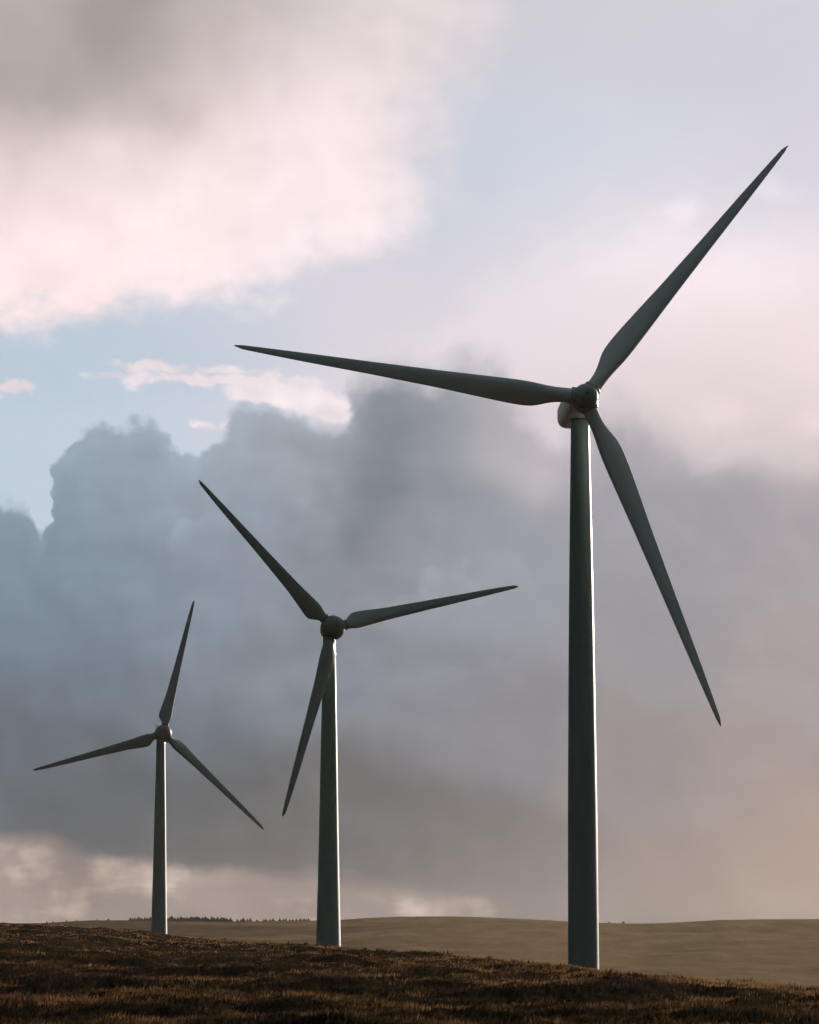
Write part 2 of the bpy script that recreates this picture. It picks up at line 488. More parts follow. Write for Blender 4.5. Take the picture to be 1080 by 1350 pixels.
def paint(name, base, rough, streak=0.12):
    b = MatB(name)
    t = b.n('ShaderNodeTexCoord').outputs['Object']
    a = b.noise(b.mapping(t, (1.3, 1.3, 0.10)), 1.0, 6.0, 0.6)
    c = b.ramp(a, [(0.25, tuple(x * (1 - streak) for x in base)), (0.75, tuple(min(1, x * (1 + streak * 0.6)) for x in base))])
    p = b.n('ShaderNodeBsdfPrincipled')
    b.l(c, p.inputs['Base Color'])
    rr = b.n('ShaderNodeMapRange'); b.l(b.noise(t, 0.9, 5.0, 0.6), rr.inputs['Value'])
    rr.inputs['To Min'].default_value = rough - 0.06; rr.inputs['To Max'].default_value = rough + 0.08
    b.l(rr.outputs[0], p.inputs['Roughness'])
    b.l(p.outputs[0], b.out.inputs['Surface'])
    return b.mat


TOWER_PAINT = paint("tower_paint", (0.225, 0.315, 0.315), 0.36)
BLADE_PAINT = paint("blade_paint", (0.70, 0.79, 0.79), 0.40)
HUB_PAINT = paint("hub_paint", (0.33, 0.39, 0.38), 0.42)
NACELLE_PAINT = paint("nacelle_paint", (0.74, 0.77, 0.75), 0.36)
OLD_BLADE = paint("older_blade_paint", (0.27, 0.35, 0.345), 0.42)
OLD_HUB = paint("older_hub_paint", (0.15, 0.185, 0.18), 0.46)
DARK_GAP = paint("dark_gap", (0.03, 0.03, 0.03), 0.6)
SEAM = paint("seam_sealant", (0.20, 0.24, 0.23), 0.5)
WHITE_METAL = paint("white_metal", (0.75, 0.75, 0.73), 0.3, 0.04)


def lathe(profile, n=48):
    """profile: (y, radius) pairs round the local Y axis"""
    V, F = [], []
    for y, r in profile:
        for i in range(n):
            t = 2 * math.pi * i / n
            V.append((r * math.cos(t), y, r * math.sin(t)))
    for j in range(len(profile) - 1):
        for i in range(n):
            a, b_ = j * n + i, j * n + (i + 1) % n
            F.append((a, b_, b_ + n, a + n))
    F.append(tuple(range(n))[::-1]); k0 = (len(profile) - 1) * n
    F.append(tuple(range(k0, k0 + n)))
    return V, F


def z_lathe(profile, n=64):
    V, F = lathe([(z, r) for z, r in profile], n)
    V = [(x, -z, y) for x, y, z in V]
    return V, F


def interp(x, pts):
    return float(np.interp(x, [p[0] for p in pts], [p[1] for p in pts]))


def blade_mesh(name, root, length, root_r, chord, twist, bend, blend, mat):
    """blade along local +Z, leading edge towards +X, wind side towards +Y"""
    ns, npnt = 56, 40
    V, F = [], []
    for i in range(ns + 1):
        s = i / ns
        s = s ** 1.25
        z = root + (length - root) * s
        fr = z / length
        c = float(np.mean([interp(max(root / length, fr + q_), chord) for q_ in np.linspace(-0.024, 0.024, 11)])) * length if fr < 0.9 else interp(fr, chord) * length
        tw = R(interp(fr, twist))
        circ = 1.0 - min(1.0, max(0.0, (fr - root / length) / blend))
        circ = circ * circ * (3 - 2 * circ)
        thick = interp(fr, [(0.0, 0.45), (0.15, 0.36), (0.3, 0.25), (0.6, 0.19), (1.0, 0.14)])
        if i == ns: c *= 0.35
        off = bend * fr * fr * length
        for q in range(npnt):
            t = 2 * math.pi * q / npnt
            xa = 0.5 * (1 + math.cos(t))                      # 1 at the trailing edge
            yt = 5 * thick * (0.2969 * math.sqrt(xa) - 0.126 * xa - 0.3516 * xa ** 2 + 0.2843 * xa ** 3 - 0.1036 * xa ** 4)
            ya = (yt if t < math.pi else -yt) + 0.02 * math.sin(math.pi * xa)
            ax, ay = (0.33 - xa) * c, ya * c
            cx, cy = -root_r * math.cos(t), root_r * math.sin(t)
            x = ax * (1 - circ) + cx * circ
            y = ay * (1 - circ) + cy * circ
            X = x * math.cos(tw) - y * math.sin(tw)
            Y = x * math.sin(tw) + y * math.cos(tw)
            V.append((X, Y + off, z))
    for i in range(ns):
        for q in range(npnt):
            a, b_ = i * npnt + q, i * npnt + (q + 1) % npnt
            F.append((a, b_, b_ + npnt, a + npnt))
    F.append(tuple(range(npnt))[::-1]); F.append(tuple(range(ns * npnt, ns * npnt + npnt)))
    me = bpy.data.meshes.new(name)
    me.from_pydata(V, [], F); me.update(); me.shade_smooth(); me.materials.append(mat)
    return me


def rounded_box(name, sections, mat, parent, power=5.0, n=40):
    """loft along local Y of super-ellipse sections (y, half width, z bottom, z top)"""
    V, F = [], []
    for y, hw, z0, z1 in sections:
        zc, hh = (z0 + z1) / 2, (z1 - z0) / 2
        for i in range(n):
            t = 2 * math.pi * (i + 0.5) / n
            c, s = math.cos(t), math.sin(t)
            V.append((hw * math.copysign(abs(c) ** (2 / power), c), y, zc + hh * math.copysign(abs(s) ** (2 / power), s)))
    for j in range(len(sections) - 1):
        for i in range(n):
            a, b_ = j * n + i, j * n + (i + 1) % n
            F.append((a, b_, b_ + n, a + n))
    F.append(tuple(range(n))[::-1]); k0 = (len(sections) - 1) * n
    F.append(tuple(range(k0, k0 + n)))
    return mesh_obj(name, V, F, mat, parent)


# ------------------------------------------------------------------ the lie of the land (bearing in degrees, distance in metres)
CREST_EL = [(-8.657, 0.4463), (-6.794, 0.3984), (-6.045, 0.3865), (-5.042, 0.3122), (-4.162, 0.2125), (-2.777, 0.1126), (-1.364, 0.0251), (0.0, -0.1127), (1.388, -0.2253), (2.887, -0.3501), (3.905, -0.462), (4.908, -0.5485), (5.782, -0.6099), (6.777, -0.7079), (8.877, -0.8893)]
CREST_DIST = [(-12, 1400), (-6.8, 1150), (-4.1, 966), (-1.37, 681), (2.9, 379), (6.8, 300), (12, 260)]
RIDGE_R = 3200.0
RIDGE_EL = [(-8.656, 0.3843), (-6.045, 0.4115), (-5.295, 0.4495), (-4.542, 0.45), (-3.031, 0.4383), (-1.769, 0.4512), (-1.138, 0.4639), (-0.759, 0.4891), (-0.126, 0.5142), (1.011, 0.5141), (2.022, 0.4888), (2.59, 0.4635), (3.157, 0.4382), (3.913, 0.4254), (4.29, 0.4377), (5.17, 0.4746), (6.795, 0.4732), (8.905, 0.4956)]
TREES_ROW = [(-4.642, 0.47), (-4.605, 0.44), (-4.567, 0.53), (-4.529, 0.42), (-4.51, 0.65), (-4.479, 0.47), (-4.454, 0.45), (-4.404, 0.53), (-4.366, 0.53), (-4.316, 0.64), (-4.29, 0.58), (-4.253, 0.51), (-4.234, 0.59), (-4.215, 0.44), (-4.177, 0.41), (-4.158, 0.63), (-4.133, 0.53), (-4.083, 0.66), (-4.051, 0.6), (-4.02, 0.51), (-3.982, 0.66), (-3.957, 0.81), (-3.938, 0.51), (-3.907, 0.58), (-3.856, 0.65), (-3.806, 0.8), (-3.775, 0.68), (-3.743, 0.7), (-3.705, 0.7), (-3.668, 0.58), (-3.642, 0.74), (-3.624, 0.8), (-3.586, 0.73), (-3.561, 0.74), (-3.535, 0.84), (-3.498, 0.7), (-3.447, 0.73), (-3.397, 0.79), (-3.359, 0.59), (-3.34, 0.52), (-3.29, 0.85), (-3.271, 0.62), (-3.252, 0.64), (-3.227, 0.51), (-3.195, 0.77), (-3.176, 0.52), (-3.138, 0.77), (-3.107, 0.75), (-3.082, 0.69), (-3.057, 0.68), (-3.038, 0.61), (-3.019, 0.43), (-2.981, 0.67), (-2.867, 0.48), (-2.804, 0.44), (-2.767, 0.67), (-2.703, 0.49), (-2.653, 0.65), (-2.539, 0.38), (-2.426, 0.44), (-2.388, 0.43), (-2.325, 0.39), (-2.274, 0.5), (-2.161, 0.51), (-2.098, 0.42), (-2.06, 0.47), (-1.997, 0.3), (-1.946, 0.31), (-1.883, 0.4), (-1.82, 0.43), (-1.757, 0.45), (-1.719, 0.42), (-1.681, 0.5)]
TREES_LEFT = [(-6.021, 0.29), (-5.921, 0.24), (-5.696, 0.28), (-5.583, 0.22), (-5.533, 0.23), (-5.194, 0.31), (-5.006, 0.32)]
BUSHES = [3.321, 3.561]

_g = np.random.default_rng(5)
_WAVES = []
for lam, amp, cnt in ((60, 0.38, 7), (26, 0.30, 9), (12, 0.17, 10), (5.5, 0.10, 12), (2.6, 0.07, 12)):
    for _ in range(cnt):
        a_ = _g.uniform(0, 2 * math.pi); l_ = lam * _g.uniform(0.7, 1.4)
        _WAVES.append((math.cos(a_) * 2 * math.pi / l_, math.sin(a_) * 2 * math.pi / l_, _g.uniform(0, 6.28), amp * math.sqrt(2 / cnt)))


def undulation(x, y, least=0.0):
    z = np.zeros_like(x)
    for kx, ky, ph, am in _WAVES:
        if am > least: z += am * np.sin(kx * x + ky * y + ph)
    return z


def crest_of(azd):
    rc = np.interp(azd, [p[0] for p in CREST_DIST], [p[1] for p in CREST_DIST])
    ec = np.interp(azd, [p[0] for p in CREST_EL], [p[1] for p in CREST_EL])
    return rc, ec


NEAR_R, NEAR_Z = 170.0, EYE - 170.0 * 118 / 4500


def ground_height(x, y):
    x = np.asarray(x, float); y = np.asarray(y, float)
    r = np.hypot(x, y)
    azd = np.degrees(np.arctan2(x, y))
    rc, ec = crest_of(azd)
    zc = EYE + rc * np.tan(np.radians(ec))
    t = np.clip((r - NEAR_R) / (rc - NEAR_R), 0, 1)
    z = NEAR_Z + (zc - NEAR_Z) * t
    z = np.where(r < NEAR_R, NEAR_Z * (r / NEAR_R) ** 1.0, z)
    d = np.maximum(0, r - rc)
    z = np.where(r > rc, zc + np.tan(np.radians(ec)) * d - 0.006 * d - 0.00009 * d * d, z)
    z = np.maximum(z, -40.0)
    amp = np.clip((r - 10) / 120, 0, 1) * np.where(r > rc, np.clip(1 - d / 60, 0.25, 1), 1)
    calm = 1 - 0.93 * np.exp(-((r - rc) / (0.075 * rc)) ** 2)          # the skyline itself is fairly even
    return z + undulation(x, y) * amp * calm


def build_ground():
    azs = np.concatenate([np.linspace(-180, -30, 16)[:-1], np.linspace(-30, -9.5, 14)[:-1], np.linspace(-9.5, 9.5, 420),
                          np.linspace(9.5, 30, 14)[1:], np.linspace(30, 180, 16)[1:]])
    rs = np.concatenate([[0.6, 3, 8, 15, 25, 40, 60, 80, 100], np.geomspace(115, 1350, 760), np.geomspace(1400, 7000, 20)])
    A, RR = np.meshgrid(np.radians(azs), rs)
    X, Y = RR * np.sin(A), RR * np.cos(A)
    Z = ground_height(X, Y)
    nr, na = X.shape
    co = np.stack([X, Y, Z], -1).reshape(-1, 3)
    i = np.arange(nr - 1)[:, None] * na + np.arange(na - 1)[None, :]
    F = np.stack([i, i + 1, i + na + 1, i + na], -1).reshape(-1, 4)[:, ::-1]
    return raw_mesh("moorland_ground", co, F)


def raw_mesh(name, co, quads):
    me = bpy.data.meshes.new(name)
    me.vertices.add(len(co)); me.vertices.foreach_set('co', np.ascontiguousarray(co, np.float32).ravel())
    nf, k_ = quads.shape
    me.loops.add(nf * k_); me.loops.foreach_set('vertex_index', np.ascontiguousarray(quads, np.int32).ravel())
    me.polygons.add(nf)
    me.polygons.foreach_set('loop_start', np.arange(0, nf * k_, k_, dtype=np.int32))
    me.update(calc_edges=True); me.validate()
    me.shade_smooth()
    return me


def soil_material():
    b = MatB("moor_soil")
    pos = b.n('ShaderNodeNewGeometry').outputs['Position']
    c = b.ramp(b.noise(pos, 0.35, 6.0, 0.6), [(0.3, (0.020, 0.014, 0.009)), (0.55, (0.055, 0.032, 0.017)), (0.75, (0.10, 0.062, 0.03))])
    d = b.n('ShaderNodeBsdfDiffuse'); b.l(c, d.inputs['Color']); b.l(d.outputs[0], b.out.inputs['Surface'])
    return b.mat


me = build_ground()
me.materials.append(soil_material())
ground = bpy.data.objects.new("moorland_ground", me)
COL.objects.link(ground)
tag(ground, kind='structure')


# ------------------------------------------------------------------ far hill
def far_height(azd, r):
    er = np.interp(azd, [p[0] for p in RIDGE_EL], [p[1] for p in RIDGE_EL])
    zr = EYE + RIDGE_R * np.tan(np.radians(er))
    t = np.clip((r - 1500) / (RIDGE_R - 1500), 0, 1)
    z = -34 + (zr + 34) * (0.72 * t + 0.28 * t * t * (3 - 2 * t))
    d = np.maximum(0, r - RIDGE_R)
    z = z - d * 0.012 - d * d * 2e-6
    g = np.random.default_rng(9)
    x, y = r * np.sin(np.radians(azd)), r * np.cos(np.radians(azd))
    bump = np.zeros_like(z)
    for lam, am in ((420, 1.2), (210, 0.6), (110, 0.25), (60, 0.09), (34, 0.045), (20, 0.03)):
        for _ in range(7):
            a_ = g.uniform(0, 6.28); l_ = lam * g.uniform(0.7, 1.4)
            bump = bump + am * math.sqrt(2 / 7) * np.sin(2 * math.pi / l_ * (math.cos(a_) * x + math.sin(a_) * y) + g.uniform(0, 6.28))
    return z + bump * np.clip((r - 1500) / 300, 0, 1) * (1 - 0.55 * np.exp(-((r - RIDGE_R) / 120) ** 2))


def build_far_hill():
    azs = np.concatenate([np.linspace(-50, -9, 22)[:-1], np.linspace(-9, 9, 460), np.linspace(9, 50, 22)[1:]])
    rs = np.concatenate([np.linspace(1400, 3140, 200), np.linspace(3150, 3300, 22), np.geomspace(3350, 6500, 14)])
    A, RR = np.meshgrid(azs, rs)
    X, Y = RR * np.sin(np.radians(A)), RR * np.cos(np.radians(A))
    Z = far_height(A, RR)
    nr, na = X.shape
    i = np.arange(nr - 1)[:, None] * na + np.arange(na - 1)[None, :]
    F = np.stack([i, i + 1, i + na + 1, i + na], -1).reshape(-1, 4)[:, ::-1]
    return raw_mesh("distant_hill", np.stack([X, Y, Z], -1).reshape(-1, 3), F)


def hill_material():
    b = MatB("hill_grass")
    pos = b.n('ShaderNodeNewGeometry').outputs['Position']
    streak = b.noise(b.mapping(pos, (0.034, 0.010, 0.0)), 1.0, 10.0, 0.72)
    patch = b.noise(b.mapping(pos, (0.0018, 0.004, 0.0)), 1.0, 5.0, 0.6)
    gr = b.ramp(streak, [(0.25, (0.22, 0.130, 0.064)), (0.5, (0.345, 0.225, 0.122)), (0.75, (0.45, 0.315, 0.182))])
    he = b.ramp(streak, [(0.30, (0.095, 0.060, 0.034)), (0.7, (0.165, 0.108, 0.062))])
    x = b.n('ShaderNodeSeparateXYZ'); b.l(pos, x.inputs[0])
    a = b.n('ShaderNodeMath', operation='MULTIPLY_ADD'); b.l(x.outputs[0], a.inputs[0]); a.inputs[1].default_value = 0.0016; a.inputs[2].default_value = 0.05
    s = b.n('ShaderNodeMath', operation='MULTIPLY_ADD'); b.l(patch, s.inputs[0]); s.inputs[1].default_value = 1.6; b.l(a.outputs[0], s.inputs[2])
    f = b.n('ShaderNodeMapRange', interpolation_type='SMOOTHSTEP'); b.l(s.outputs[0], f.inputs['Value'])
    f.inputs['From Min'].default_value = 0.35; f.inputs['From Max'].default_value = 1.0
    mx = b.n('ShaderNodeMix', data_type='RGBA'); b.l(f.outputs[0], mx.inputs[0]); b.l(he, mx.inputs[6]); b.l(gr, mx.inputs[7])
    d = b.n('ShaderNodeBsdfDiffuse'); b.l(mx.outputs[2], d.inputs['Color']); b.l(d.outputs[0], b.out.inputs['Surface'])
    return b.mat


me = build_far_hill()
me.materials.append(hill_material())
hill = bpy.data.objects.new("distant_hill", me)
COL.objects.link(hill)
tag(hill, kind='structure')

# ------------------------------------------------------------------ wind turbines
GROUP = "wind turbines on the moor"


def place(o, parent, loc, mat3=None):
    o.parent = parent
    M = Matrix.Translation(loc)
    if mat3 is not None: M = M @ mat3.to_4x4()
    o.matrix_local = M


def build_turbine(kind, hub, yaw, tilt, cone, phase, shared, label):
    """hub: rotor centre; the rotor faces local -Y when yaw is 0"""
    K = KINDS[kind]
    yaw, tilt, cone = R(yaw), R(tilt), R(cone)
    nose = Vector((math.sin(yaw), -math.cos(yaw), 0))
    back = K['overhang']
    bx, by = hub[0] - nose.x * back * math.cos(tilt), hub[1] - nose.y * back * math.cos(tilt)
    bz = float(ground_height(np.array([bx]), np.array([by]))[0])
    root = bpy.data.objects.new("wind_turbine", None)
    root.empty_display_size = 4
    root.location = (bx, by, bz); root.rotation_euler = (0, 0, yaw)
    COL.objects.link(root)
    tag(root, label, "wind turbine", GROUP)
    H = hub[2] - bz                                   # rotor centre above the ground here
    C = Vector((0, -back * math.cos(tilt), H))        # rotor centre in root space
    a = Vector((0, -math.cos(tilt), math.sin(tilt)))
    r = Vector((1, 0, 0)); u = a.cross(r)
    top_z = H + K['tower_top']
    # tower, seen widths per metre below the top
    prof = []
    N = 40
    for i in range(N + 1):
        z = top_z * i / N
        prof.append((z, interp(top_z - z, K['tower_r'])))
    V, F = z_lathe([(-1.5, prof[0][1])] + prof, 72)
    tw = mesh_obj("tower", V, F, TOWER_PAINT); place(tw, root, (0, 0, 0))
    for zf in K['seams']:
        z = top_z - zf if zf > 0 else -zf
        rr = interp(top_z - z, K['tower_r'])
        V, F = z_lathe([(-0.035, rr - 0.03), (-0.035, rr + 0.010), (0.035, rr + 0.010), (0.035, rr - 0.03)], 72)
        sm = mesh_obj("flange_seam", V, F, SEAM); place(sm, tw, (0, 0, z))
    # nacelle: local frame with +Y running back along the axis
    B = Matrix((r, -a, u)).transposed()
    nc = rounded_box("nacelle", K['nacelle'], K['paint'][2], None, K['nac_power'])
    place(nc, root, C, B)
    V, F = z_lathe([(-0.5, K['yaw_r']), (0.35, K['yaw_r'])], 48)
    yb = mesh_obj("yaw_bearing", V, F, DARK_GAP); place(yb, nc, B.transposed() @ (Vector((0, 0, top_z)) - C), B.transposed())
    # wind sensors on the tail of the nacelle
    sx, sy, sz = K['sensor']
    mh = K['mast']
    V, F = z_lathe([(-0.3, 0.09), (mh + 0.05, 0.07)], 10)
    ws = mesh_obj("wind_sensor", V, F, WHITE_METAL); place(ws, nc, (sx, sy, sz))
    V, F = lathe([(-0.1, 0.02), (-0.1, 0.09), (1.0, 0.09), (1.0, 0.02)], 10)
    V = [(y - 0.45, x, z + mh) for x, y, z in V]
    cb = mesh_obj("cross_arm", V, [f[::-1] for f in F], WHITE_METAL); place(cb, ws, (0, 0, 0))
    for px, rr, hh in ((-0.5, 0.26, 0.42), (0.5, 0.16, 0.5)):
        V, F = z_lathe([(0, 0.05), (hh * 0.4, 0.05), (hh * 0.45, rr), (hh, rr * 0.8), (hh + 0.05, 0.03)], 14)
        cu = mesh_obj("anemometer_cup", V, F, WHITE_METAL); place(cu, ws, (px, 0, mh))
    # spinner
    V, F = lathe([(-y, q) for y, q in K['spinner']], 64)
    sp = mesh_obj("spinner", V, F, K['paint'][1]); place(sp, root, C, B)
    yn = K['spinner'][-1][0]
    V, F = lathe([(-yn - 0.012, K['hole']), (-yn + 0.05, K['hole'])], 20)
    nh = mesh_obj("nose_hole", V, F, DARK_GAP); place(nh, sp, (0, 0, K['hole_z']))
    yr = K['rim'][0]
    V, F = lathe([(-yr - 0.05, K['rim'][1] - 0.05), (-yr - 0.05, K['rim'][1]), (-yr + 0.05, K['rim'][1]), (-yr + 0.05, K['rim'][1] - 0.05)], 64)
    rm = mesh_obj("spinner_rim", V, F, DARK_GAP); place(rm, sp, (0, 0, 0))
    # blades
    if kind not in shared:
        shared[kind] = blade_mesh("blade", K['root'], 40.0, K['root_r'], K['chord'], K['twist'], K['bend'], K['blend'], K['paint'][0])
    for q in range(3):
        th = R(phase) + q * 2 * math.pi / 3
        b = math.cos(th) * u + math.sin(th) * r
        t = -math.sin(th) * u + math.cos(th) * r
        bz_ = math.cos(cone) * b + math.sin(cone) * a
        ay = math.cos(cone) * a - math.sin(cone) * b
        BM = Matrix((t, ay, bz_)).transposed()
        bl = bpy.data.objects.new("blade", shared[kind]); COL.objects.link(bl)
        place(bl, root, C, BM)
        c0, c1, cr = K['collar']
        V, F = z_lathe([(c0, cr * 0.98), (c1 - 0.12, cr), (c1, cr * 0.96), (c1, cr * 0.8)], 48)
        co = mesh_obj("root_collar", V, F, K['paint'][1]); place(co, bl, (0, 0, 0))
    return root


def ball(rad, n=22, nose=1.06):
    return [(rad * math.sin(R(-62 + 152 * i / n)) * (nose if i > n * 0.4 else 1.0), max(0.02, rad * math.cos(R(-62 + 152 * i / n)))) for i in range(n + 1)]


KINDS = {
    'boxy': dict(
        paint=(BLADE_PAINT, HUB_PAINT, NACELLE_PAINT),
        overhang=3.7, tower_top=-1.55, yaw_r=1.12,
        tower_r=[(0, 1.06), (3, 1.09), (12, 1.25), (21, 1.39), (30, 1.50), (46, 1.66), (62, 1.73), (70, 1.75)],
        seams=[26.5, -9.0],
        nacelle=[(1.35, 1.25, -1.2, 1.2), (1.45, 1.55, -1.55, 1.5), (1.9, 1.8, -1.65, 1.75), (4.0, 1.88, -1.6, 1.9), (7.2, 1.88, -1.45, 1.9),
                 (9.2, 1.8, -1.2, 1.85), (10.1, 1.6, -0.95, 1.7), (10.5, 1.25, -0.6, 1.4), (10.6, 0.7, -0.2, 0.9)],
        nac_power=3.2, mast=0.8, sensor=(0, 9.0, 1.85),
        spinner=[(-1.45, 1.1), (-1.42, 1.34), (-1.2, 1.42), (0.65, 1.42), (1.05, 1.36), (1.42, 1.18), (1.70, 0.88), (1.87, 0.52), (1.93, 0.25), (1.94, 0.02)],
        hole=0.13, hole_z=0.0, rim=(0.75, 1.425),
        root=1.3, root_r=0.84, collar=(0.7, 1.62, 1.03),
        chord=[(0.03, .037), (.06, .040), (.09, .049), (.12, .061), (.16, .071), (.20, .071), (.25, .067), (.33, .059), (.41, .051), (.6, .0375), (.79, .0268), (.93, .0168), (.98, .012), (1.0, .009)],
        twist=[(0, 16), (.15, 15), (.25, 10), (.4, 6), (.7, 2), (1, 0)], bend=0.0, blend=0.12),
    'round': dict(
        paint=(OLD_BLADE, OLD_HUB, OLD_HUB),
        overhang=2.9, tower_top=-1.5, yaw_r=1.25,
        tower_r=[(0, 1.27), (6, 1.33), (20, 1.62), (38, 1.93), (50, 2.18), (58, 2.38), (66, 2.58), (80, 2.8)],
        seams=[27.0, -11.0],
        nacelle=[(0.9, 1.2, -1.2, 1.2), (1.2, 1.75, -1.75, 1.75), (2.4, 1.8, -1.8, 1.8), (4.2, 1.55, -1.45, 1.6), (5.4, 1.15, -0.95, 1.35), (6.1, 0.7, -0.45, 1.0), (6.3, 0.3, 0.0, 0.6)],
        nac_power=2.4, mast=1.7, sensor=(-0.55, 4.9, 1.25),
        spinner=ball(2.5), hole=0.12, hole_z=0.0, rim=(-1.05, 2.33),
        root=2.1, root_r=0.92, collar=(2.0, 2.85, 1.08),
        chord=[(0.05, .050), (.068, .060), (.085, .077), (.105, .092), (.13, .096), (.19, .084), (.28, .067), (.5, .050), (.8, .033), (.93, .023), (.98, .017), (1.0, .013)],
        twist=[(0, 30), (.10, 26), (.2, 16), (.35, 9), (.6, 4), (1, 0)], bend=0.0, blend=0.07),
}
shared = {}
build_turbine('boxy', (19.83, 381.0, 63.4), 6.0, 6.2, -2.4, 38.5, shared,
              "tallest, nearest grey wind turbine with a small hub and boxy nacelle showing behind it")
build_turbine('round', (-15.37, 682.67, 65.5), 15.8, 5.0, 2.0, -43.42, shared,
              "middle sized grey wind turbine, one blade hanging down across the front of its tower")
build_turbine('round', (-70.67, 979.75, 62.8), 17.6, 5.0, 2.0, 13.53, shared,
              "smallest, farthest grey wind turbine with one blade pointing up, standing nearest the row of conifers")


# ------------------------------------------------------------------ rough grass and heather
def cover_noise(x, y, lam, seed):
    g = np.random.default_rng(seed); z = np.zeros_like(x)
    for o_ in range(3):
        for _ in range(8):
            a_ = g.uniform(0, 6.28); l_ = lam / (1.9 ** o_) * g.uniform(0.7, 1.4)
            z += 0.5 ** o_ * np.sin(2 * math.pi / l_ * (math.cos(a_) * x + math.sin(a_) * y) + g.uniform(0, 6.28)) / 2.6
    return z


def build_grass():
    N = 72000
    azd = rng.uniform(-9.0, 9.0, N * 3)
    u_ = rng.uniform(0, 1, N * 3)
    r0, r1 = 120.0, 1260.0
    r_ = 1.0 / (1 / r0 + (1 / r1 - 1 / r0) * u_)            # even in the angle below the eye
    rc, _ = crest_of(azd)
    keep = r_ < rc * 1.05
    azd, r_ = azd[keep][:N], r_[keep][:N]
    n = len(azd)
    x, y = r_ * np.sin(np.radians(azd)), r_ * np.cos(np.radians(azd))
    patch = cover_noise(x, y, 34.0, 3) + 0.6 * cover_noise(x, y, 9.0, 4)
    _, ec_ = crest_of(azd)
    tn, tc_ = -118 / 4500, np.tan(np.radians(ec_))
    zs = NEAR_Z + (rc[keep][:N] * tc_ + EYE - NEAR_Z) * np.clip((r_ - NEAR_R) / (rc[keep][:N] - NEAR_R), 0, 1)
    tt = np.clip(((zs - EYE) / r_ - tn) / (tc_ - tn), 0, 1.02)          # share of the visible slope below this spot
    slope_shade = np.interp(tt, [0, 0.10, 0.34, 0.42, 0.76, 0.88, 1.02], [-0.2, -0.1, -0.15, 0.55, 0.45, -0.6, -0.9])  # crest backlight and mid-slope shadow band put into the heather cover
    heather = np.clip((patch * 1.3 + slope_shade - 0.12) * 1.5, 0, 1)
    rush = (rng.uniform(0, 1, n) < 0.035).astype(float)
    hgt = (0.24 + 0.20 * rng.uniform(0, 1, n)) * (1 - 0.15 * heather) * (1 + rush * 0.9)
    tint = np.clip(0.52 + 0.25 * np.clip((tt - 0.82) / 0.08, 0, 1) + 0.18 * cover_noise(x, y, 15.0, 8) + rng.normal(0, 0.07, n) * np.clip(400 / r_, 0.3, 1) - 0.50 * heather, 0, 1)  # tint raised along the crest: grazing backlight put into the grass colour
    tint = np.where(rush > 0, rng.uniform(0.0, 0.2, n), tint)
    nb = 9
    X = np.repeat(x, nb); Y = np.repeat(y, nb); Hh = np.repeat(hgt, nb); T = np.repeat(tint, nb); RR = np.repeat(r_, nb); he = np.repeat(heather, nb); ru = np.repeat(rush, nb)
    k_ = len(X)
    sp = np.where(ru > 0, 0.22, 0.34 + 0.0007 * RR)
    X = X + rng.normal(0, 1, k_) * sp; Y = Y + rng.normal(0, 1, k_) * sp
    Z = ground_height(X, Y) - 0.05
    Hh = Hh * rng.uniform(0.55, 1.2, k_)
    wd = (0.014 + 0.00009 * RR + 0.00012 * np.maximum(0, RR - 350)) * rng.uniform(0.7, 1.4, k_) * (1 + he * 0.5)
    fa = rng.uniform(0, math.pi, k_)
    wx, wy = np.cos(fa) * wd, np.sin(fa) * wd
    la = rng.normal(0.6, 0.9, k_)
    lean = rng.uniform(0.1, 0.55, k_) * Hh
    lx, ly = np.cos(la) * lean, np.sin(la) * lean
    co = np.empty((k_, 5, 3), np.float32)
    co[:, 0] = np.stack([X - wx, Y - wy, Z], -1); co[:, 1] = np.stack([X + wx, Y + wy, Z], -1)
    mx_, my_, mz_ = X + lx * 0.35, Y + ly * 0.35, Z + Hh * 0.58
    co[:, 2] = np.stack([mx_ + wx * 0.8, my_ + wy * 0.8, mz_], -1); co[:, 3] = np.stack([mx_ - wx * 0.8, my_ - wy * 0.8, mz_], -1)
    co[:, 4] = np.stack([X + lx, Y + ly, Z + Hh], -1)
    b0 = np.arange(k_)[:, None] * 5
    quads = b0 + np.array([0, 1, 2, 3]); tris = b0 + np.array([3, 2, 4])
    me = bpy.data.meshes.new("moor_grass")
    me.vertices.add(k_ * 5); me.vertices.foreach_set('co', co.ravel())
    loops = np.concatenate([quads, tris], 1).ravel().astype(np.int32)
    me.loops.add(len(loops)); me.loops.foreach_set('vertex_index', loops)
    me.polygons.add(k_ * 2)
    st = np.empty((k_, 2), np.int32); st[:, 0] = np.arange(k_) * 7; st[:, 1] = st[:, 0] + 4
    me.polygons.foreach_set('loop_start', st.ravel())
    me.update(calc_edges=True)
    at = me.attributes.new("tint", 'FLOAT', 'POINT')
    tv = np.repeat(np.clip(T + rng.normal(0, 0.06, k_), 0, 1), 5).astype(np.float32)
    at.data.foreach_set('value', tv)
    return me


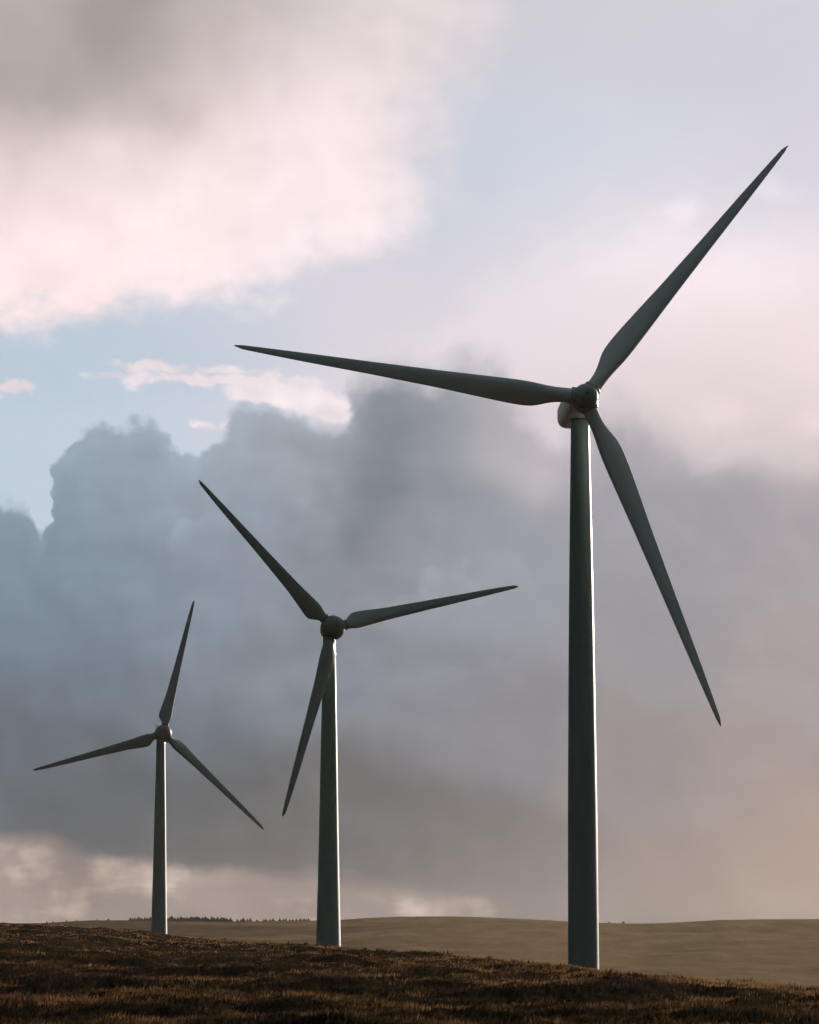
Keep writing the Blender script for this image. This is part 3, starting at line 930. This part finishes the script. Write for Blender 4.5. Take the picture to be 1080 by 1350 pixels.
def grass_material():
    b = MatB("moor_grass")
    at = b.n('ShaderNodeAttribute', attribute_name="tint")
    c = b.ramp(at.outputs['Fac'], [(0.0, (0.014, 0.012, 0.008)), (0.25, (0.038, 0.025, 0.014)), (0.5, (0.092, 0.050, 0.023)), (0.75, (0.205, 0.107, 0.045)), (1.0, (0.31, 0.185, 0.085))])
    d = b.n('ShaderNodeBsdfDiffuse'); t = b.n('ShaderNodeBsdfTranslucent')
    b.l(c, d.inputs['Color']); b.l(c, t.inputs['Color'])
    mx_ = b.n('ShaderNodeMixShader'); mx_.inputs[0].default_value = 0.52
    b.l(d.outputs[0], mx_.inputs[1]); b.l(t.outputs[0], mx_.inputs[2]); b.l(mx_.outputs[0], b.out.inputs['Surface'])
    return b.mat


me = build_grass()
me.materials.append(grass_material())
grass = bpy.data.objects.new("moor_grass", me)
COL.objects.link(grass)
tag(grass, "rough rust brown moor grass and dark heather covering the near slope", "grass", kind='stuff')


# ------------------------------------------------------------------ conifers and bushes on the far ridge
def leaf_material():
    b = MatB("conifer_needles")
    pos = b.n('ShaderNodeNewGeometry').outputs['Position']
    c = b.ramp(b.noise(pos, 0.8, 3.0), [(0.3, (0.022, 0.026, 0.016)), (0.7, (0.050, 0.052, 0.030))])
    d = b.n('ShaderNodeBsdfDiffuse'); b.l(c, d.inputs['Color']); b.l(d.outputs[0], b.out.inputs['Surface'])
    return b.mat


NEEDLES = leaf_material()


def conifer_mesh(seed, h, wide):
    g = random.Random(seed); V, F = [], []
    def tri(a, b_, c_):
        k0 = len(V); V.extend([a, b_, c_]); F.append((k0, k0 + 1, k0 + 2))
    for i in range(6):                                             # trunk
        t0, t1 = math.tau * i / 6, math.tau * (i + 1) / 6
        tri((0.16 * math.cos(t0), 0.16 * math.sin(t0), -1.0), (0.16 * math.cos(t1), 0.16 * math.sin(t1), -1.0), (0, 0, h * 0.97))
    for k0 in range(9):
        z = h * (0.10 + 0.87 * k0 / 9)
        rr = wide * (1 - 0.93 * k0 / 9) * g.uniform(0.8, 1.1)
        nb = 8
        for j in range(nb):
            t = math.tau * (j + g.random()) / nb; q = rr * g.uniform(0.65, 1.1)
            c_, s_ = math.cos(t), math.sin(t); w_ = q * 0.42
            tip = (c_ * q, s_ * q, z - q * g.uniform(0.1, 0.5))
            tri((-s_ * w_ * .4, c_ * w_ * .4, z + h * 0.10), (s_ * w_ * .4, -c_ * w_ * .4, z + h * 0.10), tip)
            tri((c_ * q * .5 - s_ * w_, s_ * q * .5 + c_ * w_, z - q * .25), (c_ * q * .5 + s_ * w_, s_ * q * .5 - c_ * w_, z - q * .25), (0, 0, z + h * 0.13))
            tri((c_ * q * .45, s_ * q * .45, z + h * .02), (c_ * q * .3, s_ * q * .3, z - h * .09), tip)
    me_ = bpy.data.meshes.new("conifer_tree")
    me_.from_pydata(V, [], F); me_.update(); me_.materials.append(NEEDLES)
    return me_


tree_kinds = [conifer_mesh(s_, 6.0, w_) for s_, w_ in ((1, 2.9), (2, 3.4), (3, 2.5), (4, 3.8), (5, 3.0))]


def ridge_tree(azd, back, scale, label, group):
    rr = RIDGE_R + back
    o = bpy.data.objects.new("conifer_tree", random.choice(tree_kinds))
    z = float(far_height(np.array([azd]), np.array([rr]))[0])
    o.location = (rr * math.sin(R(azd)), rr * math.cos(R(azd)), z)
    o.rotation_euler = (0, 0, random.uniform(0, 6.28)); o.scale = (scale * random.uniform(1.3, 2.3), scale * random.uniform(1.3, 2.3), scale)
    COL.objects.link(o)
    tag(o, label, "tree", group)


for azd, s_ in TREES_ROW:
    ridge_tree(azd, random.uniform(-15, 25), s_, "dark conifer in the row along the far ridge between the two smaller turbines", "conifers in the row on the far ridge")
for azd, s_ in TREES_LEFT:
    ridge_tree(azd, random.uniform(-10, 15), s_, "tiny dark conifer on the far ridge left of the smallest turbine", "scattered conifers at the left of the far ridge")


def bush(azd, size, seed, label):
    g = random.Random(seed); V, F = [], []
    for _ in range(90):
        v = Vector((g.gauss(0, 1), g.gauss(0, 1), g.gauss(0, 0.8))).normalized() * g.uniform(0.4, 1.0)
        p_ = Vector((v.x * size, v.y * size, max(0.0, v.z * size * 0.8 + size * 0.7)))
        a_ = Vector((g.gauss(0, 1), g.gauss(0, 1), g.gauss(0, 1))).normalized() * size * 0.3
        c_ = Vector((g.gauss(0, 1), g.gauss(0, 1), g.gauss(0, 1))).normalized() * size * 0.3
        k0 = len(V); V.extend([p_ - a_, p_ + a_, p_ + c_]); F.append((k0, k0 + 1, k0 + 2))
    o = mesh_obj("bush", V, F, NEEDLES, None, False)
    o.location = (RIDGE_R * math.sin(R(azd)), RIDGE_R * math.cos(R(azd)), float(far_height(np.array([azd]), np.array([RIDGE_R]))[0]) - 0.2)
    tag(o, label, "bush")


bush(BUSHES[0], 1.1, 1, "low dark bush on the far ridge just right of the nearest turbine's tower")
bush(BUSHES[1], 1.5, 2, "larger lone bush on the far ridge, farther right of the nearest turbine's tower")


# ------------------------------------------------------------------ thin evening haze over the moor
def build_haze():
    bm_h = bmesh.new()
    bmesh.ops.create_cube(bm_h, size=1.0)
    z0, z1 = -140.0, 112.0
    for v in bm_h.verts:
        v.co = (v.co.x * 14400, v.co.y * 14400, z0 + (v.co.z + 0.5) * (z1 - z0))
    me_ = bpy.data.meshes.new("haze"); bm_h.to_mesh(me_); bm_h.free()
    b = MatB("haze_air")
    v = b.n('ShaderNodeVolumePrincipled')
    v.inputs['Color'].default_value = (0.86, 0.78, 0.70, 1)
    v.inputs['Density'].default_value = HAZE_DENSITY
    v.inputs['Anisotropy'].default_value = 0.3
    b.l(v.outputs[0], b.out.inputs['Volume'])
    me_.materials.append(b.mat)
    o = bpy.data.objects.new("haze", me_); COL.objects.link(o)
    tag(o, "thin warm haze lying over the moor and the far hill", "haze", kind='stuff')


HAZE_DENSITY = 2.2e-5
build_haze()
